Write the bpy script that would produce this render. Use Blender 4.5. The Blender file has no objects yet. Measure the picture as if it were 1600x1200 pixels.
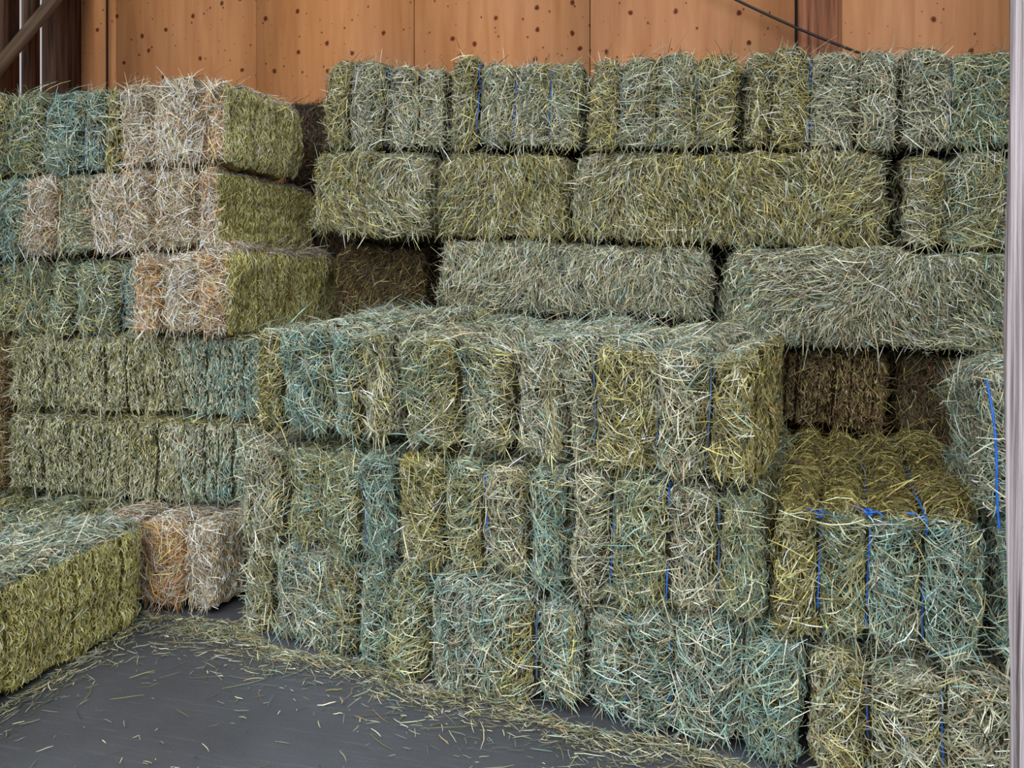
import bpy, math
import numpy as np
from mathutils import Matrix, Vector, Euler

# ------------------------------------------------------------------ camera
scene = bpy.context.scene
COL = scene.collection
cam_data = bpy.data.cameras.new('camera')
cam_data.sensor_width = 36.0
cam_data.lens = 36.0 * 1155 / 1600
cam_data.shift_y = -0.0906
cam_data.clip_start = 0.05
camera = bpy.data.objects.new('camera', cam_data)
camera.location = (0, 0, 1.45)
camera.rotation_euler = (math.radians(90), 0, math.radians(13))
COL.objects.link(camera)
scene.camera = camera

# ------------------------------------------------------------------ sky and exposure
world = bpy.data.worlds.new('overcast_sky')
scene.world = world
world.use_nodes = True
wn, wl = world.node_tree.nodes, world.node_tree.links
wn.clear()
w_out = wn.new('ShaderNodeOutputWorld')
w_bg = wn.new('ShaderNodeBackground')
w_tc = wn.new('ShaderNodeTexCoord')
# a cloudy sky, brightest high up to the front left of the barn
w_dot = wn.new('ShaderNodeVectorMath'); w_dot.operation = 'DOT_PRODUCT'
w_dot.inputs[1].default_value = (-0.20, -0.64, 0.74)
w_ramp = wn.new('ShaderNodeValToRGB')
w_ramp.color_ramp.elements[0].position = 0.0
w_ramp.color_ramp.elements[0].color = (0.22, 0.24, 0.26, 1)
w_ramp.color_ramp.elements[1].position = 1.0
w_ramp.color_ramp.elements[1].color = (1.90, 2.02, 2.12, 1)
w_mid = w_ramp.color_ramp.elements.new(0.55)
w_mid.color = (0.62, 0.68, 0.74, 1)
wl.new(w_tc.outputs['Generated'], w_dot.inputs[0])
wl.new(w_dot.outputs['Value'], w_ramp.inputs[0])
wl.new(w_ramp.outputs[0], w_bg.inputs['Color'])
w_bg.inputs['Strength'].default_value = 2.1
wl.new(w_bg.outputs[0], w_out.inputs['Surface'])

# the open barn front lets the sky in: a portal guides sampling there
portal = bpy.data.lights.new('door_portal', 'AREA')
portal.shape = 'RECTANGLE'
portal.size, portal.size_y = 6.9, 6.9
portal.cycles.is_portal = True
portal_o = bpy.data.objects.new('door_portal', portal)
portal_o.location = (-1.1, 1.15, 3.48)
portal_o.rotation_euler = (math.radians(90), 0, 0)
COL.objects.link(portal_o)

vs = scene.view_settings
vs.view_transform = 'Standard'
vs.look = 'None'
vs.gamma = 1.0
vs.use_curve_mapping = False
vs.exposure = 0.14
scene.cycles.use_denoising = True
scene.cycles.max_bounces = 6
scene.cycles.diffuse_bounces = 4

# ------------------------------------------------------------------ helpers
def lin(r, g, b):
    f = lambda c: c / 12.92 if c <= 0.04045 else ((c + 0.055) / 1.055) ** 2.4
    return (f(r / 255), f(g / 255), f(b / 255))

def new_mat(name):
    m = bpy.data.materials.new(name)
    m.use_nodes = True
    nt = m.node_tree
    bsdf = nt.nodes['Principled BSDF']
    return m, nt.nodes, nt.links, bsdf

def np_mesh(name, verts, faces, mat, parent=None, smooth=False, colors=None, mats=None):
    """verts (n,3), faces (m,4) or (m,3) -> one linked mesh object"""
    me = bpy.data.meshes.new(name)
    v = np.ascontiguousarray(verts, dtype=np.float32)
    f = np.ascontiguousarray(faces, dtype=np.int32)
    me.vertices.add(len(v))
    me.vertices.foreach_set('co', v.ravel())
    me.loops.add(f.size)
    me.loops.foreach_set('vertex_index', f.ravel())
    me.polygons.add(len(f))
    me.polygons.foreach_set('loop_start', np.arange(0, f.size, f.shape[1], dtype=np.int32))
    me.update(calc_edges=True)
    if smooth:
        me.polygons.foreach_set('use_smooth', np.ones(len(f), dtype=bool))
    if colors is not None:
        at = me.color_attributes.new('hay_tint', 'FLOAT_COLOR', 'POINT')
        c = np.ones((len(v), 4), dtype=np.float32)
        c[:, :3] = colors
        at.data.foreach_set('color', c.ravel())
    me.materials.append(mat)
    o = bpy.data.objects.new(name, me)
    COL.objects.link(o)
    if parent is not None:
        o.parent = parent
    return o

class Boxes:
    """collects boxes and tubes into one mesh"""
    def __init__(self):
        self.v, self.f = [], []
    def box(self, lo, hi, m=None):
        x0, y0, z0 = lo; x1, y1, z1 = hi
        b = len(self.v)
        p = [(x0,y0,z0),(x1,y0,z0),(x1,y1,z0),(x0,y1,z0),(x0,y0,z1),(x1,y0,z1),(x1,y1,z1),(x0,y1,z1)]
        if m is not None:
            p = [tuple(m @ Vector(q)) for q in p]
        self.v += p
        self.f += [(b,b+3,b+2,b+1),(b+4,b+5,b+6,b+7),(b,b+1,b+5,b+4),(b+1,b+2,b+6,b+5),(b+2,b+3,b+7,b+6),(b+3,b,b+4,b+7)]
        return self
    def tube(self, pts, r, n=6, closed=False):
        pts = [Vector(p) for p in pts]
        b = len(self.v); k = len(pts)
        for i, p in enumerate(pts):
            a = pts[(i - 1) % k] if (closed or i > 0) else p
            c = pts[(i + 1) % k] if (closed or i < k - 1) else p
            t = (c - a)
            t = t.normalized() if t.length > 1e-9 else Vector((0, 0, 1))
            up = Vector((0, 0, 1)) if abs(t.z) < 0.9 else Vector((1, 0, 0))
            s = t.cross(up).normalized(); u = s.cross(t)
            for j in range(n):
                an = 2 * math.pi * j / n
                self.v.append(tuple(p + (s * math.cos(an) + u * math.sin(an)) * r))
        segs = k if closed else k - 1
        for i in range(segs):
            i2 = (i + 1) % k
            for j in range(n):
                j2 = (j + 1) % n
                self.f.append((b+i*n+j, b+i2*n+j, b+i2*n+j2, b+i*n+j2))
        return self
    def build(self, name, mat, parent=None, bevel=0.0, smooth=False):
        o = np_mesh(name, np.array(self.v), np.array(self.f), mat, parent, smooth)
        if bevel:
            md = o.modifiers.new('bevel', 'BEVEL'); md.width = bevel; md.segments = 2
        return o

def structure(o):
    o['kind'] = 'structure'
    return o

def thing(o, label, cat, group=None):
    o['label'] = label; o['category'] = cat
    if group: o['group'] = group
    return o

# ------------------------------------------------------------------ materials
def mat_strand():
    m, n, l, b = new_mat('dry_hay_stalk')
    a = n.new('ShaderNodeAttribute'); a.attribute_name = 'hay_tint'
    l.new(a.outputs['Color'], b.inputs['Base Color'])
    b.inputs['Roughness'].default_value = 0.55
    b.inputs['Specular IOR Level'].default_value = 0.3
    return m

def mat_chaff():
    """packed leafy chaff of the pressed bale under the loose stalks"""
    m, n, l, b = new_mat('pressed_hay_chaff')
    a = n.new('ShaderNodeAttribute'); a.attribute_name = 'hay_tint'
    tc = n.new('ShaderNodeTexCoord')
    no = n.new('ShaderNodeTexNoise'); no.inputs['Scale'].default_value = 90; no.inputs['Detail'].default_value = 4
    vo = n.new('ShaderNodeTexVoronoi'); vo.inputs['Scale'].default_value = 160; vo.feature = 'F1'
    mp = n.new('ShaderNodeMapping'); mp.inputs['Scale'].default_value = (1, 1, 0.4)
    l.new(tc.outputs['Object'], mp.inputs[0]); l.new(mp.outputs[0], vo.inputs['Vector'])
    l.new(tc.outputs['Object'], no.inputs['Vector'])
    mx = n.new('ShaderNodeMix'); mx.data_type = 'RGBA'; mx.blend_type = 'MULTIPLY'; mx.inputs['Factor'].default_value = 1.0
    rp = n.new('ShaderNodeValToRGB')
    rp.color_ramp.elements[0].position = 0.3; rp.color_ramp.elements[0].color = (0.45, 0.42, 0.36, 1)
    rp.color_ramp.elements[1].position = 0.7; rp.color_ramp.elements[1].color = (1.15, 1.12, 1.0, 1)
    l.new(no.outputs['Fac'], rp.inputs[0])
    l.new(a.outputs['Color'], mx.inputs['A']); l.new(rp.outputs[0], mx.inputs['B'])
    l.new(mx.outputs['Result'], b.inputs['Base Color'])
    bp = n.new('ShaderNodeBump'); bp.inputs['Strength'].default_value = 1.0; bp.inputs['Distance'].default_value = 0.012
    ad = n.new('ShaderNodeMath'); ad.operation = 'ADD'
    l.new(no.outputs['Fac'], ad.inputs[0]); l.new(vo.outputs['Distance'], ad.inputs[1])
    l.new(ad.outputs[0], bp.inputs['Height']); l.new(bp.outputs[0], b.inputs['Normal'])
    b.inputs['Roughness'].default_value = 0.9
    b.inputs['Specular IOR Level'].default_value = 0.1
    return m

def mat_plain(name, rgb, rough=0.6, noise=0.0, scale=30):
    m, n, l, b = new_mat(name)
    b.inputs['Roughness'].default_value = rough
    c = lin(*rgb)
    if noise:
        tc = n.new('ShaderNodeTexCoord'); no = n.new('ShaderNodeTexNoise')
        no.inputs['Scale'].default_value = scale; no.inputs['Detail'].default_value = 5
        rp = n.new('ShaderNodeValToRGB')
        rp.color_ramp.elements[0].position = 0.3; rp.color_ramp.elements[1].position = 0.7
        rp.color_ramp.elements[0].color = (*[x * (1 - noise) for x in c], 1)
        rp.color_ramp.elements[1].color = (*[x * (1 + noise) for x in c], 1)
        l.new(tc.outputs['Object'], no.inputs['Vector']); l.new(no.outputs['Fac'], rp.inputs[0])
        l.new(rp.outputs[0], b.inputs['Base Color'])
    else:
        b.inputs['Base Color'].default_value = (*c, 1)
    return m

def mat_plywood():
    m, n, l, b = new_mat('knotty_plywood')
    tc = n.new('ShaderNodeTexCoord')
    # rotary-cut grain running up the sheet
    mp = n.new('ShaderNodeMapping'); mp.inputs['Scale'].default_value = (9, 9, 0.8)
    no = n.new('ShaderNodeTexNoise'); no.inputs['Scale'].default_value = 1.6; no.inputs['Detail'].default_value = 6
    no.inputs['Distortion'].default_value = 0.6
    l.new(tc.outputs['Object'], mp.inputs[0]); l.new(mp.outputs[0], no.inputs['Vector'])
    rp = n.new('ShaderNodeValToRGB'); e = rp.color_ramp.elements
    e[0].position = 0.25; e[0].color = (*lin(178, 120, 79), 1)
    e[1].position = 0.75; e[1].color = (*lin(206, 149, 105), 1)
    l.new(no.outputs['Fac'], rp.inputs[0])
    # wide blotches: yellower and pinker areas
    n2 = n.new('ShaderNodeTexNoise'); n2.inputs['Scale'].default_value = 0.9; n2.inputs['Detail'].default_value = 2
    l.new(tc.outputs['Object'], n2.inputs['Vector'])
    rp2 = n.new('ShaderNodeValToRGB'); e = rp2.color_ramp.elements
    e[0].position = 0.35; e[0].color = (1.0, 0.9, 0.72, 1)
    e[1].position = 0.65; e[1].color = (0.93, 0.90, 0.92, 1)
    l.new(n2.outputs['Fac'], rp2.inputs[0])
    m1 = n.new('ShaderNodeMix'); m1.data_type = 'RGBA'; m1.blend_type = 'MULTIPLY'; m1.inputs['Factor'].default_value = 1
    l.new(rp.outputs[0], m1.inputs['A']); l.new(rp2.outputs[0], m1.inputs['B'])
    last = m1.outputs['Result']
    # knots: two sizes
    for sc, rad, gate, col, off in ((4.6, 0.085, 0.35, lin(98, 48, 24), 0.0), (6.3, 0.055, 0.4, lin(116, 62, 34), 3.7), (10.0, 0.05, 0.6, lin(130, 76, 44), 8.1)):
        sx = n.new('ShaderNodeSeparateXYZ'); l.new(tc.outputs['Object'], sx.inputs[0])
        cx = n.new('ShaderNodeCombineXYZ')
        ax = n.new('ShaderNodeMath'); ax.operation = 'ADD'; ax.inputs[1].default_value = off
        sz = n.new('ShaderNodeMath'); sz.operation = 'MULTIPLY'; sz.inputs[1].default_value = 0.85
        l.new(sx.outputs['X'], ax.inputs[0]); l.new(sx.outputs['Z'], sz.inputs[0])
        l.new(ax.outputs[0], cx.inputs['X']); l.new(sz.outputs[0], cx.inputs['Y'])
        wob = n.new('ShaderNodeTexNoise'); wob.inputs['Scale'].default_value = 40
        l.new(tc.outputs['Object'], wob.inputs['Vector'])
        vo = n.new('ShaderNodeTexVoronoi'); vo.voronoi_dimensions = '2D'; vo.inputs['Scale'].default_value = sc
        l.new(cx.outputs[0], vo.inputs['Vector'])
        wd = n.new('ShaderNodeMath'); wd.operation = 'MULTIPLY_ADD'; wd.inputs[1].default_value = 0.08; wd.inputs[2].default_value = -0.04
        l.new(wob.outputs['Fac'], wd.inputs[0])
        dd = n.new('ShaderNodeMath'); dd.operation = 'ADD'
        l.new(vo.outputs['Distance'], dd.inputs[0]); l.new(wd.outputs[0], dd.inputs[1])
        mr = n.new('ShaderNodeMapRange'); mr.inputs['From Min'].default_value = rad; mr.inputs['From Max'].default_value = rad * 0.55
        l.new(dd.outputs[0], mr.inputs['Value'])
        sc2 = n.new('ShaderNodeSeparateColor'); l.new(vo.outputs['Color'], sc2.inputs[0])
        gt = n.new('ShaderNodeMath'); gt.operation = 'GREATER_THAN'; gt.inputs[1].default_value = gate
        l.new(sc2.outputs['Red'], gt.inputs[0])
        mu = n.new('ShaderNodeMath'); mu.operation = 'MULTIPLY'
        l.new(mr.outputs[0], mu.inputs[0]); l.new(gt.outputs[0], mu.inputs[1])
        mk = n.new('ShaderNodeMix'); mk.data_type = 'RGBA'
        mk.inputs['B'].default_value = (*col, 1)
        l.new(mu.outputs[0], mk.inputs['Factor']); l.new(last, mk.inputs['A'])
        last = mk.outputs['Result']
    l.new(last, b.inputs['Base Color'])
    b.inputs['Roughness'].default_value = 0.7
    b.inputs['Specular IOR Level'].default_value = 0.15
    return m

def mat_wood(name, dark, light, axis=2, rough=0.8, bump=0.4, fine=40):
    """rough sawn wood with grain along one axis"""
    m, n, l, b = new_mat(name)
    tc = n.new('ShaderNodeTexCoord')
    mp = n.new('ShaderNodeMapping')
    s = [fine, fine, fine]; s[axis] = 1.5
    mp.inputs['Scale'].default_value = s
    no = n.new('ShaderNodeTexNoise'); no.inputs['Scale'].default_value = 1.0; no.inputs['Detail'].default_value = 8
    no.inputs['Distortion'].default_value = 0.5
    l.new(tc.outputs['Object'], mp.inputs[0]); l.new(mp.outputs[0], no.inputs['Vector'])
    rp = n.new('ShaderNodeValToRGB'); e = rp.color_ramp.elements
    e[0].position = 0.32; e[0].color = (*lin(*dark), 1)
    e[1].position = 0.62; e[1].color = (*lin(*light), 1)
    l.new(no.outputs['Fac'], rp.inputs[0]); l.new(rp.outputs[0], b.inputs['Base Color'])
    bp = n.new('ShaderNodeBump'); bp.inputs['Strength'].default_value = bump; bp.inputs['Distance'].default_value = 0.01
    l.new(no.outputs['Fac'], bp.inputs['Height']); l.new(bp.outputs[0], b.inputs['Normal'])
    b.inputs['Roughness'].default_value = rough
    b.inputs['Specular IOR Level'].default_value = 0.2
    return m

def mat_asphalt():
    m, n, l, b = new_mat('worn_asphalt')
    tc = n.new('ShaderNodeTexCoord')
    no = n.new('ShaderNodeTexNoise'); no.inputs['Scale'].default_value = 1.3; no.inputs['Detail'].default_value = 4
    n2 = n.new('ShaderNodeTexNoise'); n2.inputs['Scale'].default_value = 220; n2.inputs['Detail'].default_value = 3
    # long scuffs dragged across the floor
    mp = n.new('ShaderNodeMapping'); mp.inputs['Rotation'].default_value = (0, 0, 0.9); mp.inputs['Scale'].default_value = (4, 90, 1)
    n3 = n.new('ShaderNodeTexNoise'); n3.inputs['Scale'].default_value = 1.0; n3.inputs['Detail'].default_value = 3
    l.new(tc.outputs['Object'], mp.inputs[0]); l.new(mp.outputs[0], n3.inputs['Vector'])
    l.new(tc.outputs['Object'], no.inputs['Vector']); l.new(tc.outputs['Object'], n2.inputs['Vector'])
    rp = n.new('ShaderNodeValToRGB'); e = rp.color_ramp.elements
    e[0].position = 0.3; e[0].color = (*lin(80, 80, 84), 1)
    e[1].position = 0.7; e[1].color = (*lin(108, 109, 116), 1)
    l.new(no.outputs['Fac'], rp.inputs[0])
    r2 = n.new('ShaderNodeValToRGB'); e = r2.color_ramp.elements
    e[0].position = 0.3; e[0].color = (0.75, 0.75, 0.75, 1); e[1].position = 0.72; e[1].color = (1.2, 1.2, 1.2, 1)
    l.new(n2.outputs['Fac'], r2.inputs[0])
    r3 = n.new('ShaderNodeValToRGB'); e = r3.color_ramp.elements
    e[0].position = 0.55; e[0].color = (1, 1, 1, 1); e[1].position = 0.78; e[1].color = (1.5, 1.5, 1.5, 1)
    l.new(n3.outputs['Fac'], r3.inputs[0])
    a1 = n.new('ShaderNodeMix'); a1.data_type = 'RGBA'; a1.blend_type = 'MULTIPLY'; a1.inputs['Factor'].default_value = 1
    a2 = n.new('ShaderNodeMix'); a2.data_type = 'RGBA'; a2.blend_type = 'MULTIPLY'; a2.inputs['Factor'].default_value = 1
    l.new(rp.outputs[0], a1.inputs['A']); l.new(r2.outputs[0], a1.inputs['B'])
    l.new(a1.outputs['Result'], a2.inputs['A']); l.new(r3.outputs[0], a2.inputs['B'])
    l.new(a2.outputs['Result'], b.inputs['Base Color'])
    bp = n.new('ShaderNodeBump'); bp.inputs['Strength'].default_value = 0.25; bp.inputs['Distance'].default_value = 0.004
    l.new(n2.outputs['Fac'], bp.inputs['Height']); l.new(bp.outputs[0], b.inputs['Normal'])
    b.inputs['Roughness'].default_value = 0.6
    return m

M_STRAND = mat_strand()
M_CHAFF = mat_chaff()
M_PLY = mat_plywood()
M_BOARD = mat_wood('dark_barn_board', (58, 42, 34), (112, 84, 68), 2)
M_BRACE = mat_wood('brace_timber', (78, 60, 46), (112, 90, 72), 0)
M_STUD = mat_wood('rough_brown_post', (92, 54, 38), (150, 96, 68), 2)
M_POST = mat_wood('weathered_grey_post', (104, 90, 90), (222, 208, 210), 2, bump=1.0, fine=60)
M_ROOF = mat_wood('roof_deck', (84, 66, 54), (120, 96, 80), 0)
M_FLOOR = mat_asphalt()
M_GAP = mat_plain('dark_gap', (22, 16, 13), 0.9)
M_BLUE = mat_plain('blue_polypropylene_twine', (28, 92, 178), 0.45, 0.25, 60)
M_FADED = mat_plain('faded_blue_twine', (70, 92, 120), 0.6, 0.25, 60)
M_TAN = mat_plain('tan_sisal_twine', (176, 158, 128), 0.8, 0.25, 60)
M_CABLE = mat_plain('black_cable_sheath', (24, 20, 18), 0.5)
M_CLIP = mat_plain('white_plastic', (225, 228, 232), 0.4)

# ------------------------------------------------------------------ the barn
WALL_Y, WALL_L, WALL_R, ROOF_Z, FRONT_Y = 4.83, -4.54, 3.2, 7.0, 1.2
structure(Boxes().box((-14, -14, -0.1), (14, 9, 0)).build('floor', M_FLOOR))

bx = Boxes()                                           # plywood sheets, small gaps at the seams
for x0, x1 in ((-4.54, -4.325), (-4.295, -4.228), (-4.224, -3.034), (-3.028, -1.815), (-1.807, -0.595), (-0.588, 0.672), (0.94, 2.16), (2.164, 3.2)):
    bx.box((x0, WALL_Y, 0), (x1, WALL_Y + 0.02, ROOF_Z))
structure(bx.build('wall_back', M_PLY))
structure(Boxes().box((-4.54, WALL_Y + 0.021, 0), (3.2, WALL_Y + 0.05, ROOF_Z)).build('trim_2', M_GAP))
structure(Boxes().box((0.69, WALL_Y - 0.012, 0), (0.938, WALL_Y + 0.02, ROOF_Z)).build('trim_1', M_STUD, bevel=0.004))

bx = Boxes()                                           # upright boards of the left wall with daylight gaps
ys = [FRONT_Y, 1.5, 1.78, 2.08, 2.36, 2.66, 2.95, 3.24, 3.5, 3.79, 4.04, 4.295, 4.465, WALL_Y + 0.05]
for i, (y0, y1) in enumerate(zip(ys, ys[1:])):
    bx.box((WALL_L - 0.012, y0 + (0.012 if i > 10 else 0.001), 0), (WALL_L, y1 - (0.012 if 12 > i > 9 else 0.001), ROOF_Z))
structure(bx.build('wall_left', M_BOARD))
structure(Boxes().box((WALL_R, FRONT_Y, 0), (WALL_R + 0.05, WALL_Y, ROOF_Z)).build('wall_right', M_BOARD))
structure(Boxes().box((2.3, FRONT_Y, 0), (WALL_R, FRONT_Y + 0.04, ROOF_Z)).build('wall_front', M_BOARD))
structure(Boxes().box((WALL_L - 0.3, FRONT_Y - 0.1, ROOF_Z), (WALL_R + 0.3, WALL_Y + 0.3, ROOF_Z + 0.06)).build('ceiling', M_ROOF))

# knee brace on the left wall
p0, p1 = Vector((-4.46, 4.07, 2.98)), Vector((-4.46, 4.73, 3.90))
d = (p1 - p0); ln = d.length; d.normalize()
mt = Matrix.Translation(p0) @ d.to_track_quat('X', 'Z').to_matrix().to_4x4()
br = Boxes().box((-0.25, -0.055, -0.02), (ln + 0.2, 0.055, 0.02)).build('diagonal_brace', M_BRACE, bevel=0.004)
br.matrix_world = mt
thing(br, 'dark timber brace running diagonally across the upright boards at top left', 'brace')

# thin cable slung down the plywood
cb = Boxes().tube([(-0.12 + t * 1.95, 4.75, 3.52 - 0.98 * t - 0.08 * math.sin(math.pi * t)) for t in np.linspace(0, 1, 24)], 0.008, 6)
thing(cb.build('cable', M_CABLE, smooth=True), 'thin dark cable running diagonally down the plywood wall behind the bales', 'cable')

# weathered post at the door edge, close to the camera
rng = np.random.default_rng(5)
nz, na = 60, 40
pv = []
for i in range(nz + 1):
    z = i * 3.6 / nz
    for j in range(na):
        t = 4 * j / na; s = int(t); fr = t - s
        cs = [(-0.1, -0.1), (0.1, -0.1), (0.1, 0.1), (-0.1, 0.1)]
        a, b2 = cs[s], cs[(s + 1) % 4]
        x = a[0] + (b2[0] - a[0]) * fr; yy = a[1] + (b2[1] - a[1]) * fr
        k = 0.1 / max(0.1, 0.955 * math.hypot(x, yy)) if math.hypot(x, yy) > 0.128 else 1
        wob = 0.004 * math.sin(z * 3.1 + j * 0.7) + 0.0025 * math.sin(z * 7.3 + j * 1.9) + 0.002 * math.sin(j * 2.7)
        crack = -0.024 * math.exp(-((j - 5.2 - 0.6 * math.sin(z * 2.2) - 0.3 * math.sin(z * 5.1)) / 0.55) ** 2) * (0.5 + 0.5 * math.sin(z * 1.7 + 1))
        h2 = 1 + (wob + crack) / 0.1
        pv.append((x * k * h2, yy * k * h2, z))
pf = [(i * na + j, i * na + (j + 1) % na, (i + 1) * na + (j + 1) % na, (i + 1) * na + j) for i in range(nz) for j in range(na)]
POST = bpy.data.objects.new('door_post', None); COL.objects.link(POST)
POST.location = (0.662, 1.42, 0)
thing(POST, 'weathered grey timber post standing at the right edge of the view', 'post')
np_mesh('timber', np.array(pv), np.array(pf), M_POST, POST, smooth=True)
for zz, yy in ((1.735, -0.085), (1.49, -0.094)):
    bb = Boxes().tube([(-0.10, yy, zz), (-0.111, yy, zz), (-0.113, yy, zz)], 0.006, 10)
    bb.box((-0.114, yy - 0.005, zz - 0.005), (-0.106, yy + 0.005, zz + 0.005))
    c = bb.build('plastic_clip', M_CLIP, POST)
    c['label'] = 'small white plastic clip'

# ------------------------------------------------------------------ hay
TINT = dict(pale=(212, 203, 164), grey=(168, 164, 144), sage=(138, 141, 110), teal=(106, 134, 122), olive=(130, 121, 68),
            gold=(172, 155, 92), tan=(176, 150, 114), orange=(208, 152, 98), white=(240, 224, 200), brown=(104, 78, 52),
            chop=(198, 184, 112), straw=(226, 211, 146), dark=(80, 76, 54), shade_umber=(54, 42, 29), aqua=(134, 164, 154))
TINT = {k: np.array(lin(*v)) for k, v in TINT.items()}
PAL = dict(
    grey=dict(pale=.22, grey=.32, sage=.24, tan=.08, dark=.10, teal=.04),
    olive=dict(olive=.34, gold=.20, pale=.16, sage=.18, dark=.12),
    teal=dict(teal=.34, aqua=.20, sage=.18, grey=.14, pale=.08, dark=.06),
    gold=dict(gold=.36, olive=.42, pale=.08, orange=.06, dark=.08),
    straw=dict(white=.52, tan=.26, orange=.08, grey=.14),
    tan=dict(white=.3, tan=.5, grey=.2),
    slate=dict(grey=.3, teal=.24, aqua=.18, pale=.14, dark=.14),  # bluish skylight on the bottom row, put into the hay colour
    peach=dict(orange=.36, white=.34, tan=.3),
    orange=dict(orange=.55, white=.3, tan=.15),
    green=dict(teal=.22, sage=.4, olive=.2, pale=.18),
    brown=dict(brown=.5, tan=.15, olive=.25, dark=.1),
    chop=dict(chop=.55, straw=.2, olive=.15, pale=.1),
    sand=dict(straw=.5, chop=.25, pale=.25),
    shady=dict(brown=.4, dark=.35, shade_umber=.15, olive=.1),  # hay darkened to carry the shade of the deep pocket
    shade_umber=dict(shade_umber=.6, brown=.25, dark=.15),  # shade of the gap beside the left stack, put into the hay colour
    ledge=dict(olive=.45, gold=.25, brown=.12, dark=.18),  # golden hay top, darkened with the shade on the low step
    palegrey=dict(pale=.3, aqua=.25, grey=.3, sage=.15),
    drab=dict(sage=.35, grey=.25, olive=.25, pale=.15),
)

def pal_pick(rng, names, n):
    """n random tints; names: array of palette indices per strand"""
    out = np.zeros((n, 3))
    keys = sorted(set(names.tolist()))
    for k in keys:
        idx = np.nonzero(names == k)[0]
        tn = list(PAL[k].keys()); pr = np.array([PAL[k][t] for t in tn]); pr = pr / pr.sum()
        ch = rng.choice(len(tn), len(idx), p=pr)
        out[idx] = np.array([TINT[t] for t in tn])[ch]
    return out

def waves(rng, freq, k=5):
    """a smooth random 3-D field"""
    d = rng.normal(size=(k, 3)); d /= np.linalg.norm(d, axis=1)[:, None]
    d *= freq * rng.uniform(0.6, 1.5, (k, 1)); ph = rng.uniform(0, 6.28, k)
    return lambda p: np.sin(p @ d.T + ph).sum(axis=1) / math.sqrt(k)

FACES = {'F': (1, -1, 0, 2), 'K': (1, 1, 0, 2), 'R': (0, 1, 1, 2), 'L': (0, -1, 1, 2), 'T': (2, 1, 0, 1), 'B': (2, -1, 0, 1)}
STRANDS = [0]

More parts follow.
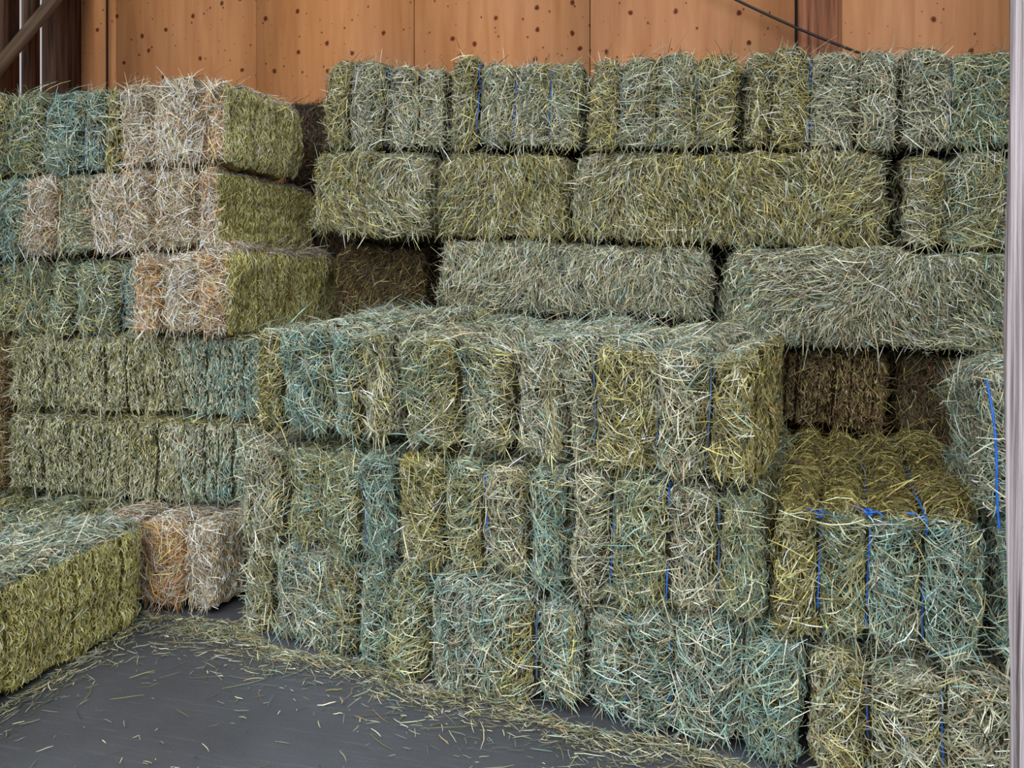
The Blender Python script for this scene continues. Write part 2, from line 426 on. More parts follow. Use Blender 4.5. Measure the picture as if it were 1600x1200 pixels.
class Bale:
    def __init__(self, w, l, h, seed, strings=3, groove=0.045, rough=0.016, flake=True, flake_axis=1):
        self.h = np.array([w / 2 - 0.008, l / 2, h / 2 - 0.008]); self.r = 0.06
        self.rng = np.random.default_rng(seed)
        rg = self.rng
        if isinstance(strings, (list, tuple)):
            self.strings = [-w / 2 + w * f for f in strings]
        else:
            self.strings = [(-w / 2 + w * (k + 1) / (strings + 1)) + rg.uniform(-.025, .025) for k in range(strings)]
        strings = len(self.strings)
        self.fax = flake_axis                     # the way the bale was pressed: its flakes are slices across this axis
        self.groove, self.rough, self.flake = groove, rough, flake
        self.wobble = 0.011
        self.gd = groove * rg.uniform(0.55, 1.35, strings)
        self.w1, self.w2, self.w3 = waves(rg, 7), waves(rg, 24), waves(rg, 70, 6)
        self.wob = waves(rg, 9); self.dirf = waves(rg, 9); self.huef = waves(rg, 6)
        self.sec_off = rg.uniform(-0.024, 0.024, strings + 1)
        self.sec_tilt = rg.uniform(-0.02, 0.02, strings + 1)
        self.edges = np.array([-9] + self.strings + [9])
        # flakes: slices pressed one after another along the bale
        fl = w if flake_axis == 0 else l
        n = max(3, int(fl / 0.072)); e = np.linspace(-fl / 2, fl / 2, n + 1)[1:-1] + rg.uniform(-0.018, 0.018, n - 1)
        self.fl = e
        self.fl_off = rg.uniform(-0.008, 0.008, n); self.fl_dep = rg.uniform(0.003, 0.016, n - 1)
    def disp(self, p, n):
        d = self.rough * (0.9 * self.w1(p) + 0.6 * self.w2(p)) + 0.004 * self.w3(p)
        ax = np.abs(n[:, 0])
        if self.strings:
            x = p[:, 0] + self.wobble * self.wob(p * np.array([0, 1, 1]))
            g = np.zeros(len(p))
            for k, xs in enumerate(self.strings):
                g -= self.gd[k] * (0.7 * np.exp(-((x - xs) / 0.016) ** 2) + 0.5 * np.exp(-((x - xs) / 0.05) ** 2))
            sec = np.clip(np.searchsorted(self.edges[1:-1], x), 0, len(self.sec_off) - 1)
            d = d + (1 - ax) * (g + self.sec_off[sec] + self.sec_tilt[sec] * (p[:, 2] / self.h[2]) * (1 - np.abs(n[:, 2])))
        if self.flake:
            y = p[:, self.fax] + 0.005 * self.w2(p)
            g = np.zeros(len(p))
            for ys, dp in zip(self.fl, self.fl_dep):
                g -= dp * np.exp(-((y - ys) / 0.009) ** 2)
            k = np.clip(np.searchsorted(self.fl, y), 0, len(self.fl_off) - 1)
            d = d + np.abs(n[:, 1 - self.fax]) * (g + self.fl_off[k])
        return d
    def surf(self, q):
        c = np.clip(q, -(self.h - self.r), self.h - self.r)
        d = q - c
        ln = np.linalg.norm(d, axis=1)[:, None]
        n = d / np.maximum(ln, 1e-9)
        p = c + n * self.r
        return p + n * self.disp(p, n)[:, None], n
    def section(self, p):
        return np.clip(np.searchsorted(np.array(self.strings), p[:, 0]), 0, len(self.strings)) if self.strings else np.zeros(len(p), int)
    def body(self):
        h = self.h; V, Fc, b = [], [], 0
        for f, (ax, sg, a1, a2) in FACES.items():
            n1 = max(4, int(2 * h[a1] / 0.016)); n2 = max(4, int(2 * h[a2] / 0.016))
            if f in 'KB': n1, n2 = n1 // 2, n2 // 2
            g1, g2 = np.meshgrid(np.linspace(-h[a1], h[a1], n1 + 1), np.linspace(-h[a2], h[a2], n2 + 1), indexing='ij')
            q = np.zeros((g1.size, 3)); q[:, ax] = sg * h[ax]; q[:, a1] = g1.ravel(); q[:, a2] = g2.ravel()
            V.append(self.surf(q)[0])
            i, j = np.meshgrid(np.arange(n1), np.arange(n2), indexing='ij')
            a = (i * (n2 + 1) + j).ravel() + b
            quad = np.stack([a, a + n2 + 1, a + n2 + 2, a + 1], 1)
            flip = (sg > 0) == (ax == 1)
            Fc.append(quad[:, ::-1] if flip else quad)
            b += g1.size
        return np.concatenate(V), np.concatenate(Fc)
    def whiskers(self, face, n, pal_of):
        """stalks that stick out past the edges of a face: hanging from the lower edge, standing on the upper one"""
        rg = self.rng; h = self.h
        ax, sg, a1, a2 = FACES[face]
        c = np.zeros((n, 3)); c[:, ax] = sg * h[ax]
        edge = rg.choice(4, n, p=[.46, .28, .13, .13])
        u = rg.uniform(-h[a1], h[a1], n); v = rg.uniform(-h[a2], h[a2], n); dep = np.abs(rg.normal(0, 0.05, n))
        u = np.where(edge == 2, -h[a1] + dep, np.where(edge == 3, h[a1] - dep, u))
        v = np.where(edge == 0, -h[a2] + dep, np.where(edge == 1, h[a2] - dep, v))
        c[:, a1], c[:, a2] = u, v
        base = np.array([-math.pi / 2, math.pi / 2, math.pi, 0.0])[edge] + rg.normal(0, 0.65, n)
        L = np.clip(rg.lognormal(math.log(0.06), 0.4, n), 0.025, 0.13)
        out = np.abs(rg.normal(0.12, 0.25, n)); droop = rg.uniform(0, 0.35, n)
        p0, n0 = self.surf(c)
        P = np.zeros((n, 4, 3)); t1 = np.zeros(3); t1[a1] = 1; t2 = np.zeros(3); t2[a2] = 1
        nn = np.zeros(3); nn[ax] = sg
        for i, f in enumerate((0.0, .33, .67, 1.0)):
            l = f * L - 0.3 * L
            P[:, i] = p0 + (l * np.cos(base))[:, None] * t1 + (l * np.sin(base))[:, None] * t2 + (0.006 + l * out)[:, None] * nn
            P[:, i, 2] -= droop * (f * L) ** 2 / 0.12
        N = np.repeat(nn[None, None, :], n, 0).repeat(4, 1)
        wid = rg.uniform(0.0016, 0.0034, n)
        return self.ribbon(P, N, wid, pal_of, c)
    def ribbon(self, P, N, wid, pal_of, c, sg=0.52, mu=-0.12):
        rg = self.rng; nx = len(P)
        T = np.zeros_like(P)
        T[:, 1:-1] = P[:, 2:] - P[:, :-2]; T[:, 0] = P[:, 1] - P[:, 0]; T[:, -1] = P[:, -1] - P[:, -2]
        T /= np.maximum(np.linalg.norm(T, axis=2, keepdims=True), 1e-9)
        S = np.cross(T, N); S /= np.maximum(np.linalg.norm(S, axis=2, keepdims=True), 1e-9)
        U = np.cross(S, T)
        roll = rg.normal(0, 0.7, nx)[:, None, None]
        side = S * np.cos(roll) + U * np.sin(roll)
        prof = np.array([0.55, 1.0, 1.0, 0.45])[None, :, None]
        hw = (wid * 0.5)[:, None, None] * prof
        verts = np.stack([P - side * hw, P + side * hw], axis=2).reshape(-1, 3)
        b = (np.arange(nx) * 8)[:, None]
        k = np.array([[0, 1, 3, 2], [2, 3, 5, 4], [4, 5, 7, 6]])
        faces = (b[:, :, None] + k[None]).reshape(-1, 4)
        col = pal_pick(rg, pal_of(c, rg), nx) * rg.lognormal(mu, sg, nx)[:, None]
        return verts, faces, np.repeat(np.clip(col, 0.008, 0.72), 8, axis=0)
    def strands(self, face, n, style, pal_of, wmul=1.0, lmul=1.0):
        """n stalks lying on one face; returns verts (n*8,3), faces, colours"""
        rg = self.rng; h = self.h
        ax, sg, a1, a2 = FACES[face]
        nx = max(1, int(n))
        c = np.zeros((nx, 3)); c[:, ax] = sg * h[ax]
        c[:, a1] = rg.uniform(-h[a1], h[a1], nx); c[:, a2] = rg.uniform(-h[a2], h[a2], nx)
        t1 = np.zeros(3); t1[a1] = 1; t2 = np.zeros(3); t2[a2] = 1
        nn = np.zeros(3); nn[ax] = sg
        if style == 'loop':
            ph = self.dirf(c) * 1.5 + rg.normal(0, 0.85, nx)
            L = np.clip(rg.lognormal(math.log(0.078), 0.45, nx), 0.03, 0.17)
            hgt = rg.gamma(1.6, 0.0045, nx); kap = rg.normal(0, 7, nx)
            wid = rg.uniform(0.0016, 0.0036, nx); fly = rg.random(nx) < 0.04
        elif style == 'side':                     # folded side of a bale: stalks mostly upright, bristling
            ph = math.pi / 2 + self.dirf(c) * 0.9 + rg.normal(0, 0.6, nx)
            L = np.clip(rg.lognormal(math.log(0.062), 0.4, nx), 0.025, 0.14)
            hgt = rg.gamma(1.8, 0.006, nx); kap = rg.normal(0, 7, nx)
            wid = rg.uniform(0.0016, 0.0036, nx); fly = rg.random(nx) < 0.07
        else:                                     # 'cut': knife-cut side, short stubs
            ph = math.pi / 2 + rg.normal(0, 0.5, nx)
            L = np.clip(rg.lognormal(math.log(0.026), 0.4, nx), 0.012, 0.08)
            hgt = rg.gamma(1.3, 0.0025, nx); kap = rg.normal(0, 10, nx)
            wid = rg.uniform(0.0018, 0.0036, nx); fly = rg.random(nx) < 0.02
        L = L * lmul
        L = np.where(fly, np.minimum(L * 1.2, 0.15), L)
        tilt = np.where(fly, rg.uniform(0.1, 0.8, nx), rg.normal(0, 0.10, nx))
        if style == 'cut': tilt = np.where(fly, tilt, rg.normal(0, 0.25, nx))
        kap = np.where(fly, kap * 0.3, kap)
        s = np.array([-0.5, -0.17, 0.17, 0.5])
        wrap = (rg.random(nx) < 0.85) & ~fly
        P = np.zeros((nx, 4, 3)); N = np.zeros((nx, 4, 3))
        p0, n0 = self.surf(c)
        # most stalks stay inside their own section or flake and fold down along its edge
        keep = rg.random(nx) < 0.80
        if style == 'loop' and self.strings and ax != 0:
            ed = np.array([-h[0] - 0.02] + self.strings + [h[0] + 0.02]); ka = 0; mg = 0.008
        elif style == 'cut' and self.flake and ax != self.fax:
            ed = np.concatenate([[-h[self.fax] - 0.02], self.fl, [h[self.fax] + 0.02]]); ka = self.fax; mg = 0.006
        else:
            ed = None
        if ed is not None:
            ki = np.clip(np.searchsorted(ed, c[:, ka]) - 1, 0, len(ed) - 2)
            klo, khi = ed[ki] + mg, ed[ki + 1] - mg
            soft = rg.uniform(0.0, 0.25, nx)
        for i, si in enumerate(s):
            sl = si * L
            al = ph + 0.5 * kap * sl
            u = sl * np.cos(al); v = sl * np.sin(al)
            q = c + u[:, None] * t1 + v[:, None] * t2
            if ed is not None:
                cq = np.clip(q[:, ka], klo, khi)
                q[:, ka] = np.where(keep, cq + (q[:, ka] - cq) * soft * 0.5, q[:, ka])
            pw, nw = self.surf(q)
            lift = hgt * (1 - 1.5 * (2 * si) ** 2 * rg.uniform(0, 1, nx)) + np.where(fly, 0, 1) * np.abs(tilt) * 0 + tilt * (si + (0.5 * fly)) * L
            pst = p0 + u[:, None] * t1 + v[:, None] * t2
            base = np.where(wrap[:, None], pw, pst)
            nrm = np.where(wrap[:, None], nw, nn)
            P[:, i] = base + nrm * (lift + 0.002)[:, None]; N[:, i] = nrm
        return self.ribbon(P, N, wid * wmul, pal_of, c, *((0.34, 0.06) if style == 'cut' else (0.52, -0.12)))

DENS = 7200.0
def make_bale(label, loc, size, seed, pal, yaw=0.0, roll=0.0, pitch=0.0, strings=3, faces=None, twine=M_FADED, name='hay_bale',
              under=(62, 56, 37), dens=1.0, group=None, rough=0.016, groove=0.045, knots=(), lmul=1.0, flake_axis=1, cat='hay bale', split=None, top=None, under_side=None, whisk=150):  # under: chaff tone with the shade between stalks put into it
    """size = (width, length, height); origin at the middle of the front bottom edge, length running back along +y.
    pal = palette name, or a list with one palette per section between the strings; or dict face->palette
    faces = dict face -> style"""
    w, l, h = size
    root = bpy.data.objects.new(name, None); COL.objects.link(root)
    root.location = loc
    root.rotation_euler = (math.radians(pitch), math.radians(roll), math.radians(yaw))
    thing(root, label, cat, group)
    B = Bale(w, l, h, seed, strings, groove, rough, True, flake_axis)
    off = np.array([0, l / 2, h / 2])
    straw = name == 'straw_bale'
    facepal = pal if isinstance(pal, dict) else {}
    secpal = pal if isinstance(pal, list) else None
    base = pal if isinstance(pal, str) else (facepal.get('*') or (secpal[0] if secpal else 'grey'))
    alt = {'grey': 'green', 'teal': 'grey', 'olive': 'grey', 'straw': 'tan', 'peach': 'straw', 'green': 'olive', 'drab': 'olive', 'chop': 'chop', 'gold': 'olive', 'brown': 'brown', 'orange': 'straw', 'sand': 'chop', 'palegrey': 'grey', 'slate': 'grey', 'shady': 'brown', 'shade_umber': 'shade_umber', 'ledge': 'ledge'}
    faces = faces or {'F': 'loop', 'T': 'loop', 'R': 'cut', 'L': 'cut'}
    V, F, C, nb = [], [], [], 0
    area = {'F': w * h, 'K': w * h, 'T': w * l, 'B': w * l, 'R': l * h, 'L': l * h}
    for f, st in faces.items():
        dm = 1.0
        if isinstance(st, tuple): st, dm = st
        def pal_of(c, rg, f=f):
            n = len(c)
            if f == 'T' and top:
                arr = np.full(n, top, dtype=object)
            elif f in facepal:
                fp = facepal[f] if isinstance(facepal[f], list) else [facepal[f]]
                arr = np.array(fp, dtype=object)[np.minimum(B.section(c), len(fp) - 1)]
            elif secpal is not None:
                sec = B.section(c)
                arr = np.array(secpal, dtype=object)[np.minimum(sec, len(secpal) - 1)]
            else:
                arr = np.full(n, base, dtype=object)
            hv = B.huef(c) + rg.normal(0, 0.6, n)
            if split and f == 'F':                     # the hay changes along the bale
                arr = np.where(c[:, 0] + 0.12 * hv > split[0] * w, split[1], arr)
            sw = hv > 0.55
            arr = np.where(sw, np.array([alt.get(a, 'olive') for a in arr], dtype=object), arr)
            if B.strings and f == 'F' and not straw:   # yellower towards one edge of each section
                ed = np.array([-w / 2] + B.strings + [w / 2]); k = B.section(c)
                fr = (c[:, 0] - ed[k]) / (ed[k + 1] - ed[k])
                arr = np.where((fr + 0.2 * hv > 0.78) & (rg.random(n) < 0.8), 'olive', arr)
            return arr
        mult = {'loop': 1.35, 'side': 1.8, 'cut': 2.8}[st]
        n = int(DENS * area[f] * dens * dm * mult)
        v, fc, cl = B.strands(f, n, st, pal_of, lmul=lmul)
        V.append(v + off); F.append(fc + nb); C.append(cl); nb += len(v)
        if f == 'F' and whisk:
            v, fc, cl = B.whiskers(f, int(whisk * 2 * (w + h)), pal_of)
            V.append(v + off); F.append(fc + nb); C.append(cl); nb += len(v)
    bv, bf = B.body()
    col = np.tile(np.array(lin(*under)), (len(bv), 1))
    if under_side:                                     # knife-cut side shows the leafy inside
        col[bv[:, 0] > w / 2 - 0.03] = lin(*under_side)
    np_mesh('pressed_hay', bv + off, bf, M_CHAFF, root, smooth=True, colors=col)
    s = np_mesh('loose_stalks', np.concatenate(V), np.concatenate(F), M_STRAND, root, colors=np.concatenate(C))
    s['kind'] = 'stuff'
    STRANDS[0] += nb // 8
    # twine loops run the length of the bale
    for k, xs in enumerate(B.strings):
        if twine is None: break
        hy, hz = l / 2, h / 2
        loop = []
        for t in np.linspace(-hz, hz, 14)[:-1]: loop.append((xs, -hy, t))
        for t in np.linspace(-hy, hy, 26)[:-1]: loop.append((xs, t, hz))
        for t in np.linspace(hz, -hz, 8)[:-1]: loop.append((xs, hy, t))
        for t in np.linspace(hy, -hy, 16)[:-1]: loop.append((xs, t, -hz))
        q = np.array(loop)
        q[:, 0] -= B.wobble * B.wob(q * np.array([0, 1, 1]))
        p, n = B.surf(q)
        p = p + n * 0.007 + off
        tw = twine[k % len(twine)] if isinstance(twine, (list, tuple)) else twine
        mb = Boxes().tube([tuple(x) for x in p], 0.0036, 5, closed=True)
        t = mb.build('twine', tw, root, smooth=True)
        for (kk, ky) in knots:
            if kk == k:
                kq = np.array([[xs, -hy + ky, hz]]); kp = B.surf(kq)[0][0] + off + np.array([0, 0, 0.016])
                kb = Boxes().tube([tuple(kp + 0.017 * np.array([math.cos(a) * (0.6 + 0.4 * math.cos(3 * a)), math.sin(a) * 0.7, 0.5 * math.sin(2 * a) + 0.2])) for a in np.linspace(0, 6.28, 15)[:-1]], 0.005, 5, closed=True)
                kb.tube([tuple(kp), tuple(kp + np.array([0.03, -0.012, 0.012])), tuple(kp + np.array([0.045, -0.03, 0.004]))], 0.0035, 5)
                kb.tube([tuple(kp), tuple(kp + np.array([-0.02, -0.02, 0.02])), tuple(kp + np.array([-0.04, -0.018, 0.022]))], 0.0035, 5)
                kb.build('knot', M_BLUE, t, smooth=True)
    return root, B

# frames of the three stacks
def front(s, out=0.0):
    """a point on the base line of the front stack, s metres from its left corner"""
    a = math.radians(-11.7)
    return (-1.84 + s * math.cos(a) - out * -math.sin(a) * -1, 2.83 + s * math.sin(a) - out * math.cos(a))
FY = -11.7

SIDE = {'F': 'side', 'T': 'loop', 'R': ('side', .5), 'L': ('side', .5)}
END = {'F': 'loop', 'T': 'loop', 'R': 'cut', 'L': 'cut'}
ENDQ = {'F': 'loop', 'T': ('loop', .7), 'R': ('cut', .4), 'L': ('cut', .4)}
CUTF = {'F': 'cut', 'T': 'loop', 'R': ('loop', .6), 'L': ('loop', .6)}

G_FRONT = 'bales of the middle stack'
G_BACK = 'bales of the back stack'
G_LEFT = 'bales of the left stack'

def front_row(items, z, h, l, seed0):
    for i, (s0, s1, label, kw) in enumerate(items):
        kw = dict(kw); out = kw.pop('out', 0.0); ll = kw.pop('length', l); dz = kw.pop('dz', 0.0); hh = kw.pop('height', h)
        x, y = front((s0 + s1) / 2, out)
        make_bale(label, (x, y, z + dz), (s1 - s0 - 0.012, ll, hh), seed0 + i, group=G_FRONT, yaw=FY + kw.pop('turn', 0), **kw)

BL = M_BLUE; FD = M_FADED
# --- middle stack, bottom row
front_row([
    (-0.01, 0.755, 'grey hay bale at the bottom left corner of the middle stack, beside the dark gap', dict(pal=['grey', 'slate', 'teal'], strings=[.21, .8], twine=[FD, FD])),
    (0.765, 1.535, 'bulging bottom row hay bale, second from the left corner of the middle stack', dict(pal=['green', 'slate', 'slate'], strings=[.21, .76], out=0.04, twine=[FD, FD])),
    (1.545, 2.225, 'bottom row hay bale third from the left corner, beside the scrap of blue twine', dict(pal=['slate', 'slate', 'slate', 'teal'], strings=[.22, .44, .76], out=0.02, twine=[BL, BL, FD])),
    (2.24, 2.93, 'hay bale at the foot of the middle stack nearest the grey post', dict(pal=['olive', 'grey', 'grey', 'grey'], strings=[.23, .51, .8], out=0.05, twine=[BL, BL, FD])),
], 0.0, 0.385, 1.2, 100)
# --- middle row
front_row([
    (-0.04, 0.78, 'middle row hay bale at the left corner of the middle stack', dict(pal=['grey', 'green', 'green', 'teal'], strings=[.32, .57, .79], out=0.02, twine=[FD, FD, BL])),
    (0.79, 1.48, 'middle row hay bale with two blue strings and an olive left edge', dict(pal=['olive', 'green', 'grey', 'teal'], strings=[.27, .51, .77], twine=[FD, BL, BL])),
    (1.487, 2.14, 'middle row hay bale with blue strings, left of the bale with the bare top', dict(pal=['grey', 'green', 'grey', 'green'], strings=[.21, .52, .76], twine=[BL, BL, FD])),
    (2.145, 2.72, 'yellow topped hay bale forming the low step beside the dark pocket', dict(pal=['olive', 'green', 'teal', 'teal'], top='ledge', length=1.27, strings=[.23, .47, .73], twine=[BL, BL, BL], faces={'F': 'loop', 'T': ('loop', 1.3), 'R': ('cut', .6), 'L': ('cut', .4)}, knots=((0, .04), (1, .03), (2, .04)))),
    (2.74, 3.36, 'dark green hay bale squeezed between the yellow topped bale and the grey post', dict(pal='teal', out=-0.03, twine=[FD, FD, FD])),
], 0.39, 0.44, 1.2, 120)
# --- top row
front_row([
    (0.085, 0.775, 'topmost hay bale at the left corner of the middle stack, with a pale teal section', dict(pal=['olive', 'teal', 'teal', 'olive'], top='palegrey', strings=[.2, .58, .78], out=0.03, dz=0.03, pitch=4.0, length=1.0, twine=[FD, FD, FD], knots=((0, .3),))),
    (0.785, 1.468, 'topmost hay bale in the centre of the middle stack', dict(pal=['grey', 'grey', 'grey'], top='palegrey', strings=[.38, .7], pitch=2.6, length=1.0, twine=[FD, FD], knots=((0, .45), (1, .3)))),
    (1.475, 2.105, 'topmost hay bale at the right end of the middle stack, its right side golden', dict(pal={'F': ['grey', 'olive', 'grey', 'olive'], 'R': 'gold', '*': 'grey'}, top='palegrey', strings=[.16, .5, .77], length=1.0, out=0.01, twine=[FD, FD, FD])),
], 0.835, 0.45, 1.0, 140)
# the teal bale by the post
x, y = front(3.01, -0.0)
TB, _b = make_bale('teal hay bale on top by the grey post, with a slack blue string', (x, y, 0.835), (0.62, 0.70, 0.40), 160, 'teal', yaw=FY, strings=3, twine=[BL, BL, FD], group=G_FRONT,
          faces={'F': 'side', 'T': 'loop', 'L': ('side', .8), 'R': ('cut', .2)})

SS = Boxes().tube([(-0.302 + 0.035 * t + 0.006 * math.sin(5 * t), -0.030 - 0.012 * math.sin(3 * t), 0.375 - 0.40 * t) for t in np.linspace(0, 1, 16)], 0.0035, 6)
SS.build('slack_twine', BL, TB, smooth=True)['label'] = 'slack blue string hanging down the front'

# --- back stack, set against the plywood; its rows sink a little to the right
SL, RL = -0.043, 2.46
def back(x0, x1, z_left, h, label, seed, pal=None, y=3.45, l=1.2, **kw):
    xc = (x0 + x1) / 2
    z = z_left + SL * (xc + 1.78)
    make_bale(label, (xc, y, z), (x1 - x0 - 0.012, l, h), seed, pal, roll=RL, group=G_BACK, **kw)

# row D (in the pocket, its shade put into the tints), C, B, A
back(0.20, 0.865, 0.93, 0.35, 'shade-tinted hay bale at the back of the dark pocket', 200, 'shady', under=(44, 36, 24), y=3.50, strings=0, flake_axis=0, faces=CUTF, twine=None)
back(0.905, 1.55, 0.94, 0.345, 'shade-tinted brownish hay bale right of the slit in the dark pocket', 201, 'shady', under=(44, 36, 24), y=3.52, strings=0, faces=SIDE, twine=None)
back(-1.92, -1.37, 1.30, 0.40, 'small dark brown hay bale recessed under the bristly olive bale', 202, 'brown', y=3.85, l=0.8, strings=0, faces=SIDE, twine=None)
back(-1.18, 0.125, 1.40, 0.335, 'long grey hay bale behind the middle stack, left of the black slit', 203, 'grey', strings=0, faces=SIDE, twine=None)
back(0.19, 1.55, 1.31, 0.415, 'long grey hay bale right of the black slit and above the dark pocket', 204, 'grey', y=3.38, strings=0, faces=SIDE, twine=None)
back(-1.85, -1.19, 1.735, 0.415, 'bristly olive hay bale at the left end of the back stack, second row', 205, 'olive', y=3.40, strings=0, faces=SIDE, twine=None)
back(-1.18, -0.535, 1.735, 0.415, 'second row hay bale of the back stack, right of the bristly olive one', 206, 'olive', strings=0, faces=SIDE, twine=None)
back(-0.52, 0.84, 1.74, 0.415, 'long olive hay bale in the second row of the back stack', 207, 'olive', strings=0, faces=SIDE, twine=None)
back(0.90, 1.56, 1.74, 0.415, 'second row hay bale of the back stack nearest the grey post', 208, ['olive', 'grey', 'teal'], strings=[0.26, 0.58], twine=[BL, FD], faces=ENDQ)
AT = {'F': 'loop', 'T': ('loop', .6), 'L': ('loop', .5), 'R': ('cut', .3)}
back(-1.78, -1.125, 2.165, 0.44, 'top row hay bale at the left end of the back stack', 210, groove=0.03, pal=['olive', 'grey', 'grey', 'grey'], strings=[0.21, 0.49, 0.75], twine=[FD, BL, FD], faces=AT)
back(-1.115, -0.455, 2.165, 0.44, 'top row hay bale second from the left end of the back stack', 211, groove=0.03, pal=['olive', 'grey', 'grey', 'grey'], strings=[0.21, 0.48, 0.75], twine=[BL, BL, BL], faces=AT)
back(-0.445, 0.25, 2.165, 0.435, 'top row hay bale in the middle of the back stack, third from its left end', 212, groove=0.03, pal=['olive', 'grey', 'grey', 'olive'], strings=[0.21, 0.46, 0.72], twine=[FD, FD, FD], faces=AT)
back(0.26, 0.895, 2.165, 0.44, 'top row hay bale under the rough brown post of the wall', 213, groove=0.03, pal=['olive', 'olive', 'grey', 'grey'], strings=[0.18, 0.44, 0.75], twine=[FD, BL, FD], faces=AT)
back(0.905, 1.55, 2.165, 0.44, 'top row hay bale of the back stack nearest the grey post', 214, groove=0.03, pal=['grey', 'green', 'grey'], strings=[0.3, 0.68], twine=[FD, BL], faces=AT)

# --- left stack
def left(x0, x1, z, h, l, label, seed, pal, y, **kw):
    make_bale(label, ((x0 + x1) / 2, y, z), (x1 - x0 - 0.01, l, h), seed, pal, group=G_LEFT, **kw)
STRAW = dict(name='straw_bale', cat='straw bale', under=(150, 118, 80), under_side=(160, 147, 90), twine=M_TAN)
# bottom
left(-2.98, -2.32, 0, 0.42, 1.36, 'long low hay bale lying in the left foreground with a pale top', 300, {'T': 'palegrey', 'R': 'chop', '*': 'chop'}, 1.46, under_side=(122, 113, 66), twine=[FD, FD, FD], faces={'F': ('loop', .5), 'T': ('loop', 1.3), 'R': ('cut', 1.3), 'K': ('loop', .5)}, under=(112, 104, 44), groove=0.012)
left(-2.62, -2.02, 0, 0.42, 1.2, 'orange straw bale on the floor in the corner behind the foreground bale', 301, ['orange', 'orange', 'straw'], 2.90, top='straw', strings=[.3, .72], **STRAW)
left(-3.28, -2.63, 0, 0.41, 1.2, 'floor level hay bale behind the foreground bale, only its strip of top showing', 302, 'green', 2.90)
left(-4.0, -3.30, 0, 0.41, 1.2, 'floor level hay bale at the left edge, its top just showing', 303, 'green', 2.88)
# long bales with the cut side out
left(-3.39, -1.93, 0.415, 0.415, 0.75, 'long grey green hay bale, lower of the two long ones in the left stack', 310, 'drab', 3.12, strings=0, flake_axis=0, split=(.22, 'teal'), faces=CUTF, twine=None, under=(66, 62, 44))
left(-4.44, -3.41, 0.415, 0.415, 0.75, 'lower brownish hay bale at the left edge, showing only a sliver', 311, 'brown', 3.14, strings=0, flake_axis=0, faces=CUTF, twine=None)
left(-3.39, -1.93, 0.83, 0.40, 0.75, 'long grey green hay bale, upper of the two long ones in the left stack', 312, 'drab', 3.12, strings=0, flake_axis=0, split=(.22, 'teal'), faces=CUTF, twine=None, under=(66, 62, 44))
left(-4.44, -3.41, 0.83, 0.40, 0.75, 'upper brownish hay bale at the left edge, showing only a sliver', 313, 'brown', 3.14, strings=0, flake_axis=0, faces=CUTF, twine=None)
# third row
left(-2.55, -2.02, 1.235, 0.40, 1.32, 'lowest of the three pale corner straw bales of the left stack', 320, {'F': ['peach', 'straw', 'peach'], 'R': 'chop', '*': 'straw'}, 3.0, pitch=1.2, strings=[.27, .68], **STRAW)
left(-3.15, -2.58, 1.225, 0.385, 1.2, 'green hay bale under the small straw bale of the left stack', 321, ['green', 'green', 'green', 'teal'], 3.13)
left(-3.85, -3.17, 1.225, 0.385, 1.2, 'green hay bale at the left edge, lowest of three cut off there', 322, 'green', 3.15)
# second row
left(-2.70, -2.12, 1.635, 0.415, 0.96, 'middle one of the three pale corner straw bales of the left stack', 330, {'F': ['straw', 'straw', 'peach'], 'R': 'chop', '*': 'straw'}, 3.08, strings=[.34, .76], **STRAW)
left(-2.46, -1.90, 1.635, 0.41, 0.62, 'shade-darkened hay bale in the gap behind the middle corner straw bale', 334, 'shade_umber', 4.08, strings=0, faces=SIDE, twine=None)
left(-3.28, -2.72, 1.615, 0.42, 0.9, 'small straw bale with greyish centre between the corner straw bales and the left edge', 331, ['straw', 'grey', 'straw'], 3.10, strings=[.36, .72], **STRAW)
left(-4.0, -3.30, 1.615, 0.42, 1.1, 'teal hay bale at the left edge, beside the small straw bale', 332, ['green', 'green', 'teal', 'teal'], 3.14)
# top row
left(-2.68, -2.10, 2.055, 0.415, 0.72, 'topmost pale corner straw bale of the left stack, with a sandy yellow side', 340, {'F': ['straw', 'straw', 'peach'], 'R': 'sand', '*': 'straw'}, 3.10, strings=[.3, .78], **STRAW)
left(-2.42, -1.83, 2.05, 0.56, 0.55, 'shade-darkened hay bale behind the sandy yellow side, in the gap before the back stack', 344, 'shade_umber', 4.15, strings=0, faces=SIDE, twine=None)
left(-3.40, -2.74, 2.045, 0.43, 0.9, 'teal green hay bale in the top row beside the corner straw bale', 341, ['green', 'teal', 'teal', 'olive'], 3.15, strings=[.33, .68, .88])
left(-4.1, -3.42, 2.045, 0.43, 0.9, 'green hay bale in the top row at the left edge', 342, 'green', 3.15)

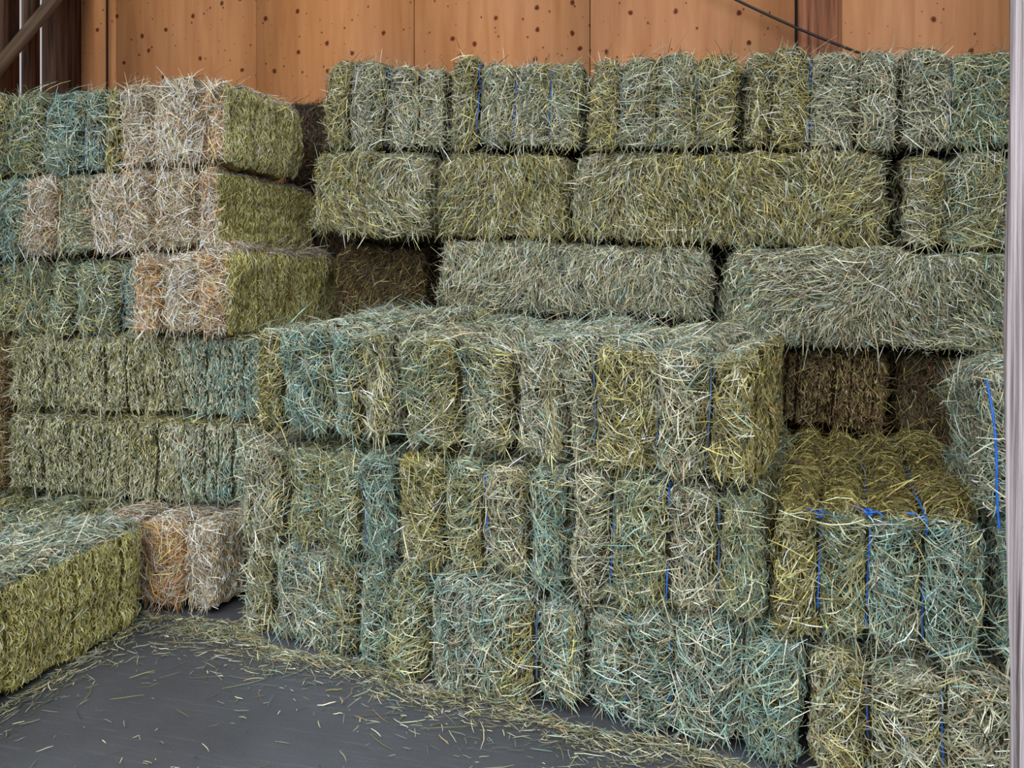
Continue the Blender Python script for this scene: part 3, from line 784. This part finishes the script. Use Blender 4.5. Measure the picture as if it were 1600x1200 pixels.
# ------------------------------------------------------------------ loose straw on the floor
def scatter():
    rg = np.random.default_rng(77)
    pts, L = [], []
    n = 5200
    s = rg.uniform(-0.25, 2.9, n); o = np.abs(rg.exponential(0.07, n)) + 0.0
    o = np.where(rg.random(n) < 0.05, rg.uniform(0, 1.0, n), o)
    a = math.radians(-11.7)
    o += 0.03 + 0.05 * np.sin(s * 5) ** 2
    x = -1.84 + s * math.cos(a) + o * math.sin(a); y = 2.83 + s * math.sin(a) - o * math.cos(a)
    m = 1100
    x2 = -2.32 + np.abs(rg.exponential(0.05, m)) + 0.01; y2 = rg.uniform(1.5, 2.85, m)
    x3 = rg.uniform(-2.35, -1.75, 600); y3 = 2.85 - np.abs(rg.exponential(0.06, 600)) + 0.02
    k = 14
    x4 = rg.uniform(-2.2, 0.4, k); y4 = rg.uniform(1.1, 2.6, k)
    X = np.concatenate([x, x2, x3, x4]); Y = np.concatenate([y, y2, y3, y4]); N = len(X)
    L = np.clip(rg.lognormal(math.log(0.034), 0.65, N), 0.006, 0.15)
    L[-k:] *= 0.3
    along = np.concatenate([np.full(n, a), np.full(m, 1.4), np.full(600, 0), np.zeros(k)])
    ph = along + rg.normal(0, 0.7, N); kap = rg.normal(0, 5, N)
    z0 = np.abs(rg.normal(0.004, 0.004, N)) + 0.002
    z0[:n] += 0.02 * np.exp(-o / 0.06) * rg.random(n)
    wid = rg.uniform(0.0012, 0.0030, N)
    P = np.zeros((N, 4, 3))
    for i, si in enumerate((-.5, -.17, .17, .5)):
        al = ph + 0.5 * kap * si * L
        P[:, i, 0] = X + si * L * np.cos(al); P[:, i, 1] = Y + si * L * np.sin(al)
        P[:, i, 2] = z0 + rg.random(N) * 0.004
    S = np.stack([-np.sin(ph), np.cos(ph), rg.normal(0, 0.4, N)], 1)[:, None, :]
    hw = (wid / 2)[:, None, None] * np.array([.6, 1, 1, .5])[None, :, None]
    V = np.stack([P - S * hw, P + S * hw], axis=2).reshape(-1, 3); V[:, 2] = np.maximum(V[:, 2], 0.0012)
    b = (np.arange(N) * 8)[:, None]
    F = (b[:, :, None] + np.array([[0, 1, 3, 2], [2, 3, 5, 4], [4, 5, 7, 6]])[None]).reshape(-1, 4)
    names = np.where(rg.random(N) < 0.6, 'grey', np.where(rg.random(N) < 0.5, 'green', 'olive')).astype(object)
    C = np.repeat(np.clip(pal_pick(rg, names, N) * rg.lognormal(-0.1, 0.3, N)[:, None], 0.01, 0.85), 8, axis=0)
    o = np_mesh('loose_straw', V, F, M_STRAND, None, colors=C)
    o['kind'] = 'stuff'
    thing(o, 'loose straw scattered on the dark floor along the foot of the stacks', 'straw')
scatter()

tw = Boxes().tube([(0.085, 2.235, 0.012), (0.105, 2.23, 0.02), (0.12, 2.215, 0.014), (0.135, 2.225, 0.022), (0.15, 2.20, 0.012)], 0.005, 6)
tw.tube([(0.09, 2.20, 0.008), (0.11, 2.22, 0.02), (0.13, 2.235, 0.008)], 0.004, 6)
thing(tw.build('twine_scrap', M_BLUE, smooth=True), 'scrap of blue twine lying in loose straw on the floor', 'twine')
print('strands', STRANDS[0])
